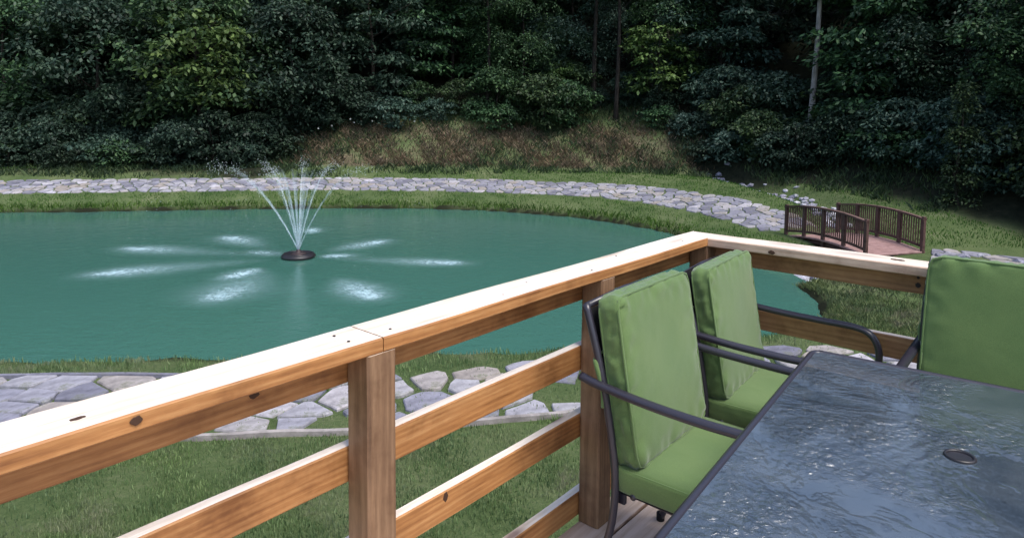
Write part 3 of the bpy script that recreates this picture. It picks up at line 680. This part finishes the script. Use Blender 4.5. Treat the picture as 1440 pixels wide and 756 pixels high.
# drops: small tetrahedral beads strung along the arcs
V = []; F = []
for dx, dy in LAND:
    T = 1.30
    for k in range(150):
        t = T*(1-abs(np.random.normal(0, .12))) if k % 9 == 0 else T*np.random.uniform(.22, .52)
        t = min(max(t, .15), T*.99); sp_ = .03+.16*t
        c = np.array([dx*.95*t/T, dy*.95*t/T, .18+4.905*T*t-4.905*t*t])+np.random.normal(0, sp_*.6, 3); c[2] = max(c[2], .02)
        r = np.random.uniform(.005, .012); b = len(V)
        V += [tuple(c+np.array(p)*r) for p in ((1, 0, -.5), (-.6, .9, -.5), (-.6, -.9, -.5), (0, 0, 1.6))]; F += [(b, b+1, b+3), (b+1, b+2, b+3), (b+2, b, b+3), (b, b+2, b+1)]
dr = link('water_drops', npmesh('water_drops', V, F), M['drop'], ft); tag(dr, kind='stuff')
# churned patches where each jet falls back, with a fan of lighter spray reaching inward
def splash(dx, dy, L, core, strength):
    a = math.atan2(dy, dx); n, m = 30, 13; V = []; F = []; fo = []
    for i in range(n+1):
        u = i/n
        for j in range(m+1):
            v = -1+2*j/m; wd = (.16+.9*core*math.sin(min(1, u*1.05)*math.pi*.75)**1.2); x = -L+(L+.9)*u; y = v*wd*1.35
            bx = dx+x*math.cos(a)-y*math.sin(a); by = dy+x*math.sin(a)+y*math.cos(a)
            V.append((bx, by, .012+.012*math.sin(i*1.3+j*.9)*(1-abs(v))))
            c = math.exp(-((x/.30)**2+(y/.15)**2))*1.7+.55*math.exp(-((x+.3)/.75)**2-(y/.32)**2)+.62*math.exp(-abs(x+.6)/max(L*.5, .1))*math.exp(-(y/(wd*.7))**2)
            e = (1-v*v)*min(1, u*5)*min(1, (1-u)*4); fo.append(min(1, c*strength*e*.66))
    for i in range(n):
        for j in range(m): b = i*(m+1)+j; F.append((b, b+1, b+m+2, b+m+1))
    link('splash_patch', npmesh('splash_patch', V, F, {'foam': fo}, True), M['foam'], ft)
for (dx, dy), L, c_, s_ in zip(LAND, (3.3, 1.9, 1.9, .8, 2.4, 3.6, 3.6, 2.3, .7), (.45, .6, .7, .6, 1.1, .75, .7, .7, .5), (.8, .7, .95, .9, .8, .95, .8, .75, .6)): splash(dx, dy, L, c_, s_)
splash(.9, .2, .5, .35, .7); splash(-1.1, .5, .8, .7, .45)

# ------------------------------------------------------------------ arched footbridge
bd = Vector((.3, -.954, 0)).normalized(); byaw = math.atan2(bd.y, bd.x)
br = tag(empty('footbridge', (8.88, 17.45, -1.75), byaw), 'small arched red brown footbridge with slatted handrails over the rocky creek', 'bridge')
BL, BW = 1.42, .88
def arch(x): return .13*(1-(x/BL)**2)
for k in range(24):
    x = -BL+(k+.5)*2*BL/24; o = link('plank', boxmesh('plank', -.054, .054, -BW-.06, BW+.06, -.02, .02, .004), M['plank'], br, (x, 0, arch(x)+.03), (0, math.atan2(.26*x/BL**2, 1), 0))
for sy in (-1, 1):
    y = sy*(BW-.03)
    link('beam', tube('beam', [(x, y*.92, arch(x)-.085) for x in np.linspace(-BL-.1, BL+.1, 14)], .075, 4), M['bridge'], br)
    yo = sy*BW
    for k in range(5):
        x = -BL+.04+k*(2*BL-.08)/4; link('post', boxmesh('post', x-.04, x+.04, yo-.04, yo+.04, arch(x)-.2, arch(x)+.91-(.0 if k in (0, 4) else .03), .005), M['bridge'], br)
    xs = np.linspace(-BL, BL, 13)
    for nm, zz, hh, ww in (('handrail', .84, .022, .055), ('lower_rail', .17, .03, .022)):
        V = []; F = []
        for i, x in enumerate(xs):
            for a, b in ((-ww, -hh), (ww, -hh), (ww, hh), (-ww, hh)): V.append((x, yo+a, arch(x)+zz+b+(.012 if nm == 'handrail' else 0)))
            if i:
                for k in range(4): F.append((4*i-4+k, 4*i-4+(k+1) % 4, 4*i+(k+1) % 4, 4*i+k))
        F += [(3, 2, 1, 0), (len(V)-4, len(V)-3, len(V)-2, len(V)-1)]
        link(nm, pymesh(nm, V, F), M['bridge'], br)
    for b in range(4):
        for k in range(1, 10):
            x = -BL+.04+(b+k/10)*(2*BL-.08)/4; link('baluster', boxmesh('baluster', x-.012, x+.012, yo-.012, yo+.012, arch(x)+.19, arch(x)+.835, 0), M['bridge'], br)
# ------------------------------------------------------------------ creek stones
def rockmesh(seed):
    bm = bmesh.new(); bmesh.ops.create_icosphere(bm, subdivisions=1, radius=1); r = random.Random(seed)
    for v in bm.verts: v.co = Vector((v.co.x*r.uniform(.75, 1.2), v.co.y*r.uniform(.7, 1.1), v.co.z*r.uniform(.45, .7)))
    return bmesh_done(bm, 'creek_rock')
RK = [rockmesh(i) for i in range(5)]
R = random.Random(21)
def rocks(P, n, spread, label, cat, group, smin=.14, smax=.34):
    at, L = curve_frame(P)
    for i in range(n):
        s = L*(i+R.random())/n; x, y = at(s, R.gauss(0, spread)); sz = R.uniform(smin, smax)
        if bool(inside(np.array([x]), np.array([y]), PONDC)[0]): continue
        if abs((x-8.9)*.954+(y-17.45)*.3) < .95 and abs((x-8.9)*.3-(y-17.45)*.954) < 1.5 and False: continue
        tag(link('creek_rock', RK[i % 5], M['rock'], None, (x, y, gz1(x, y)+sz*.15), (R.uniform(-.3, .3), R.uniform(-.3, .3), R.uniform(0, 6)), (sz, sz*R.uniform(.7, 1), sz*R.uniform(.7, 1))), label, cat, group)
rocks([(8.7, 29.3), (9.1, 27.6), (9.5, 25.2), (10.0, 22.4), (9.9, 20)], 90, .2, 'pale grey rock in the dry creek bed above the footbridge', 'rock', 'rocks lining the creek above the bridge', .10, .22)
rocks([(8.9, 16.6), (7.9, 15.8), (6.6, 15.0), (6.0, 14.6)], 22, .35, 'pale rock in the creek bed between footbridge and pond', 'rock', 'rocks between bridge and pond')
rocks([(10.3, 16.4), (11.4, 15.7), (12.6, 15.0), (13.6, 14.2)], 12, .22, 'pale rock in the stone row right of the footbridge', 'rock', 'rocks in a row right of the bridge', .07, .18)

# ------------------------------------------------------------------ forest
def leafcloud(clumps, per, size, seed, droop=.5, flat=.45, asp=.55):
    """clumps: list of (x,y,z,rx,rz); leaf quads spread through every clump as drooping sprays"""
    r = np.random.default_rng(seed); Vs = []
    for (cx, cy, cz, rx, rz) in clumps:
        n = int(per*r.uniform(.7, 1.3)); a = r.uniform(0, 2*np.pi, n); q = np.sqrt(r.random(n)); x = cx+rx*q*np.cos(a)*(1+.25*np.sin(3*a+cx*5)); y = cy+rx*q*np.sin(a)*(1+.25*np.sin(3*a+cx*5))
        z = cz+rz*r.normal(0, .45, n)+rz*.8-(q**2)*rx*droop
        s = size*r.uniform(.55, 1.35, n); ya = a+r.normal(0, .8, n); pit = r.normal(-.45, .4, n); rol = r.normal(0, .55, n)
        d = np.c_[np.cos(ya)*np.cos(pit), np.sin(ya)*np.cos(pit), np.sin(pit)]; sd = np.c_[-np.sin(ya)*np.cos(rol), np.cos(ya)*np.cos(rol), np.sin(rol)]
        c = np.c_[x, y, z]; L = s[:, None]; V = np.empty((n, 4, 3)); V[:, 0] = c; V[:, 1] = c+d*L*.45+sd*L*asp*.5; V[:, 2] = c+d*L; V[:, 3] = c+d*L*.45-sd*L*asp*.5
        Vs.append(V)
    V = np.concatenate(Vs).reshape(-1, 3); return V, np.arange(len(V)).reshape(-1, 4)
def crown_clumps(H, z0, R0, n, seed, shape='round', cr=(.5, .95)):
    r = random.Random(seed); out = []
    for _ in range(n):
        f = r.random()
        if shape == 'round': rad = R0*math.sqrt(max(.04, 1-(2*f-1)**2)); z = z0+(H-z0)*f
        elif shape == 'layer': k = int(f*7)/7; rad = R0*(.55+.45*math.sin(math.pi*(.2+.75*k))); z = z0+(H-z0)*k+r.uniform(-.12, .12)
        else: rad = R0*(1-f*.8); z = z0+(H-z0)*f
        a = r.uniform(0, 2*math.pi); q = (.35+.65*math.sqrt(r.random()))*rad*r.uniform(.8, 1.2); cs = r.uniform(*cr)
        out.append((q*math.cos(a), q*math.sin(a), z, cs, cs*.28))
    return out
def limbs(H, z0, R0, clumps, r0, seed, nl=14):
    """tapered, slightly bent trunk and limbs reaching toward leaf clumps, one mesh"""
    r = random.Random(seed); bx, by = r.uniform(-.3, .3), r.uniform(-.3, .3)
    tr = [(bx*(f**1.5)+.08*math.sin(f*7+seed), by*(f**1.5)+.06*math.cos(f*6), -.5+(H*.93+.5)*f) for f in np.linspace(0, 1, 9)]
    ms = [tube('t', tr, [r0*(1.25 if i == 0 else 1)*(1-.82*i/8) for i in range(9)], 8)]
    for c in r.sample(clumps, min(nl, len(clumps))):
        zz = max(z0*.6, c[2]-r.uniform(.5, 1.3)); f = min(1, (zz+.5)/(H*.93+.5)); p = Vector((bx*f**1.5, by*f**1.5, zz)); e_ = Vector(c[:3]); md = (p+e_)/2+Vector((0, 0, .15))
        ms.append(tube('t', [p, md, e_], [r0*.28*(1.1-f*.6), r0*.18, .012], 5))
    V = []; F = []
    for m_ in ms:
        b = len(V); V += [tuple(v.co) for v in m_.vertices]; F += [tuple(b+i for i in p.vertices) for p in m_.polygons]; bpy.data.meshes.remove(m_)
    return pymesh('trunk', V, F, True)
KIND = {}
def kind(key, H, z0, R0, n, per, size, shape, r0, seed, leaf, cr=(.5, .95), bark='bark', nl=14, droop=.5):
    cl = crown_clumps(H, z0, R0, n, seed, shape, cr); V, F = leafcloud(cl, per, size, seed, droop)
    cm = npmesh('crown', V, F); cm.materials.append(M[leaf]); tm = limbs(H, z0, R0, cl, r0, seed, nl); tm.materials.append(M[bark]); KIND[key] = (cm, tm, leaf)
kind('broad', 8.5, 1.2, 3.0, 80, 130, .26, 'round', .17, 1, 'leaf_dark', (.7, 1.2))
kind('layered', 8.0, 1.0, 2.7, 60, 190, .27, 'layer', .14, 2, 'leaf_cool', (.8, 1.4), droop=.3)
kind('tall', 11, 3.2, 2.6, 120, 80, .24, 'round', .20, 3, 'leaf_dark')
kind('weeping', 6.2, .2, 3.0, 85, 190, .23, 'round', .13, 4, 'leaf_mid', (.7, 1.25), droop=.85)
kind('shrub', 2.2, .1, 1.25, 60, 60, .17, 'round', .05, 5, 'leaf_mid', (.3, .55), nl=8)
kind('lowshrub', 1.2, .05, .95, 36, 60, .15, 'round', .035, 6, 'leaf_cool', (.25, .45), nl=6)
kind('fine', 7.0, .2, 3.0, 110, 260, .14, 'round', .13, 14, 'leaf_mid', (.6, 1.1), droop=.8)
kind('lit', 4.6, 1.5, 1.35, 46, 60, .22, 'layer', .10, 7, 'leaf_lit', (.35, .7), droop=.4)
kind('pole', 12, 5.5, 1.5, 40, 60, .22, 'round', .13, 18, 'leaf_dark', (.5, .9), nl=10)
kind('slim', 13, 6.8, 1.5, 40, 50, .15, 'round', .15, 8, 'leaf_cool', (.4, .7), bark='pale_bark', nl=10)
kind('column', 4.4, .2, .55, 60, 70, .12, 'cone', .07, 9, 'leaf_mid', (.25, .45), nl=8)
variants = {}
def plant(name, key, x, y, sc, label, cat, group=None, leaf=None, rz=None, sz=1.0, dz=0, trunk=True):
    cm, tm, lf = KIND[key]; z = gz1(x, y)
    if leaf and leaf != lf:
        if (key, leaf) not in variants: c2 = cm.copy(); c2.materials.clear(); c2.materials.append(M[leaf]); variants[key, leaf] = c2
        cm = variants[key, leaf]
    t = tag(empty(name, (x, y, z+dz), R.uniform(0, 6.28) if rz is None else rz), label, cat, group); t.scale = (sc, sc, sc*sz)
    link('crown' if cat == 'tree' else 'foliage', cm, None, t); link('trunk' if cat == 'tree' else 'stems', tm, None, t)
    return t
R = random.Random(77)
# prominent ones, left to right
plant('weeping_tree', 'weeping', -25.0, 33.5, 1.05, 'drooping dark tree at the left edge above the far path', 'tree')
plant('weeping_tree', 'weeping', -20.3, 32.8, 1.10, 'large drooping grey green bush tree left of the yellow topped one', 'tree', leaf='leaf_cool')
plant('weeping_tree', 'weeping', -15.6, 33.3, 1.15, 'rounded drooping tree whose sunlit top is yellow green', 'tree', leaf='leaf_mid')
plant('small_tree', 'lit', -14.4, 31.3, 1.35, 'yellow green leaves added as the sunlit crest of the rounded drooping tree', 'tree', dz=1.0, leaf='leaf_lit')  # brighter foliage added to colour the sunlit top of the tree behind
plant('weeping_tree', 'weeping', -11.2, 34.2, 1.0, 'drooping dark tree behind and left of the fountain spray', 'tree', leaf='leaf_dark')
plant('layered_tree', 'layered', -7.6, 36.8, 1.0, 'tree with green layered branches above the straw bank', 'tree', leaf='leaf_cool')
plant('layered_tree', 'layered', -3.4, 38.0, .95, 'layered tree with brighter drooping tips, top centre of the forest edge', 'tree', leaf='leaf_mid')
plant('sapling', 'lit', 2.6, 35.6, .55, 'low yellow green sapling under the dark centre trees', 'tree')
plant('small_tree', 'lit', 7.2, 34.0, 1.05, 'small tree with lit yellow green leaves over an ivy covered trunk', 'tree', leaf='leaf_lit')
plant('ivy_column', 'column', 7.1, 34.0, .85, 'ivy wrapped round the trunk below the lit yellow green leaves', 'ivy', leaf='leaf_cool')
plant('slim_tree', 'slim', 12.35, 27.9, 1.0, 'slim pale trunked tree rising bare from the forest edge', 'tree')
plant('shrub', 'shrub', 10.6, 28.7, .8, 'broad leaved shrub left of the pale slim trunk', 'shrub', leaf='leaf_mid')
plant('shrub', 'column', 12.3, 27.5, .38, 'yellow green vine clump at the foot of the pale slim trunk', 'shrub', leaf='leaf_lit')
plant('hanging_tree', 'fine', 16.6, 24.6, 1.05, 'big dark drooping tree right of the pale slim trunk', 'tree', leaf='leaf_cool')
plant('hanging_tree', 'fine', 17.4, 20.2, 1.0, 'big overhanging tree at the right edge above the footbridge', 'tree', leaf='leaf_mid')
plant('vine_column', 'column', 13.6, 20.4, .85, 'upright tangle of olive vines behind the right end of the footbridge', 'vine', leaf='leaf_mid')
plant('layered_tree', 'layered', 14.6, 26.6, .9, 'layered dark tree just right of the pale slim trunk', 'tree', leaf='leaf_mid')
plant('layered_tree', 'layered', 10.6, 34.6, .9, 'dark layered tree between the lit small tree and the pale trunk', 'tree', leaf='leaf_cool')
plant('slender_tree', 'pole', 5.3, 34.2, 1.0, 'dark straight trunk standing bare left of the lit yellow green tree', 'tree')
plant('slender_tree', 'pole', 4.3, 35.6, 1.1, 'thinner dark trunk further left behind the straw bank', 'tree')
plant('slender_tree', 'pole', -1.3, 35.8, .9, 'dark trunk rising behind the middle of the straw bank', 'tree')
plant('slender_tree', 'pole', 15.2, 28.0, 1.0, 'dark trunk right of the pale slim trunk', 'tree')
# forest behind
G1 = 'dark trees massed on the hillside behind the pond'
keys = ['broad', 'tall', 'layered', 'broad', 'tall']
pts = []; row_ = []
for row, (off, step) in enumerate(((6.5, 3.4), (9.5, 3.6), (13, 4.0), (17.5, 4.6), (23, 5.5))):
    at, L = curve_frame([(-44, 29.6), (-24, 30.3), (-8, 31.2), (3, 31.0), (8.6, 29.0), (11.6, 25.2), (14.2, 20.6), (16.6, 14.6), (19.6, 7.5)])
    s = R.uniform(0, 2)
    while s < L:
        sx, o = s, off+R.uniform(-.9, .9); x, y = at(s, o)
        if row == 0 and -9 < x < 8: o += 1.6; x, y = at(s, o)
        if not (row == 0 and any(math.hypot(x-px, y-py) < 2 for px, py in ((-7.6, 36.8), (-3.4, 38), (7.2, 34), (12.6, 28.6)))): pts.append((x, y)); row_.append(row)
        s += step*R.uniform(.8, 1.2)
for i, (x, y) in enumerate(pts):
    plant('forest_tree', R.choice(keys), x, y, R.uniform(.85, 1.25), 'dark leafy tree %s of the forest, %s' % (('at the left', 'in the middle', 'at the right')[(x > -9)+(x > 8)], 'crown showing at the forest edge' if row_[i] == 0 else 'set back deep behind other trees'), 'tree', G1+(' left', ' middle', ' right')[(x > -9)+(x > 8)]+(' edge' if row_[i] == 0 else ' interior'), leaf=R.choice(['leaf_dark', 'leaf_dark', 'leaf_dark', 'leaf_cool', 'leaf_mid']))
print('forest trees', len(pts))
# undergrowth
at, L = curve_frame([(-30, 30.2), (-24, 30.4), (-8, 31.2), (3, 31.0), (8.6, 29.0), (11.6, 25.2), (14.2, 20.6), (16.6, 14.6)])
s = 0; nb = 0
while s < L:
    for off in ((R.uniform(-1.7, -.4), R.uniform(.2, 1.2)) if at(s, 0)[0] < -11.5 else ())+(R.uniform(.7, 1.6), R.uniform(2.2, 3.4), R.uniform(3.6, 5.2)):
        x, y = at(s, off)
        if -10.5 < x < 8.2 and off < 2.9: continue
        k = 'lowshrub' if abs(x-12) < 1.4 else R.choice(['shrub', 'lowshrub', 'lowshrub']); plant('undergrowth_shrub', k, x, y, R.uniform(.7, 1.25), 'dark low shrub in the undergrowth '+('left of the brown bank', 'along the top of the brown bank', 'right of the brown bank towards the footbridge')[(x > -10.5)+(x > 8.2)], 'shrub', 'low shrubs under the forest '+('left', 'centre', 'right')[(x > -10.5)+(x > 8.2)], leaf=R.choice(['leaf_dark', 'leaf_cool', 'leaf_mid'])); nb += 1
    s += R.uniform(.9, 1.4)
print('undergrowth', nb)
for x, y, sc in ((11.2, 26.6, .8), (12.8, 25.6, .9), (13.7, 24.0, 1.0), (14.4, 22.4, 1.0), (10.3, 30.2, 1.1), (11.6, 29.6, 1.2), (13.6, 27.2, 1.2), (14.9, 20.4, .9), (15.4, 18.6, .9)):
    plant('slope_shrub', 'shrub', x, y, sc, 'green shrub filling the dark slope between the pale trunk and the right edge', 'shrub', 'shrubs on the slope behind the footbridge', leaf=R.choice(['leaf_mid', 'leaf_cool', 'leaf_dark']))
for x, y, sc, lf in ((.6, 37.2, .9, 'leaf_mid'), (3.4, 38.0, 1.0, 'leaf_cool'), (-1.6, 39.5, 1.0, 'leaf_mid'), (9.0, 36.5, 1.0, 'leaf_mid')):
    plant('understorey_tree', 'fine', x, y, sc, 'fine leaved green tree filling the gap behind the brown bank', 'tree', 'fine leaved trees behind the bank', leaf=lf)
# white flowers on the bank
V = []; F = []
for (x, y, n) in ((-9.4, 33.6, 2), (-7.9, 34.4, 3), (-7.2, 34.3, 1), (-6.4, 34.6, 1), (-11.8, 31.9, 3), (-12.8, 31.4, 3), (-15.5, 31.0, 2), (-17.5, 31.0, 2), (-5.0, 34.8, 2)):
    for _ in range(n):
        c = np.array([x+R.gauss(0, .35), y+R.gauss(0, .3), 0]); c[2] = gz1(c[0], c[1])+R.uniform(.25, .6)
        for q in range(5):
            a = q*1.257; b = len(V); d = np.array([math.cos(a), 0, math.sin(a)])*.045; e_ = np.array([-math.sin(a), .3, math.cos(a)])*.035; V += [tuple(c), tuple(c+d*.6+e_), tuple(c+d), tuple(c+d*.6-e_)]; F.append((b, b+1, b+2, b+3))
tag(link('white_flowers', npmesh('white_flowers', V, F), M['flower']), 'tiny white blossoms scattered at the dark forest edge', 'flowers', kind='stuff')
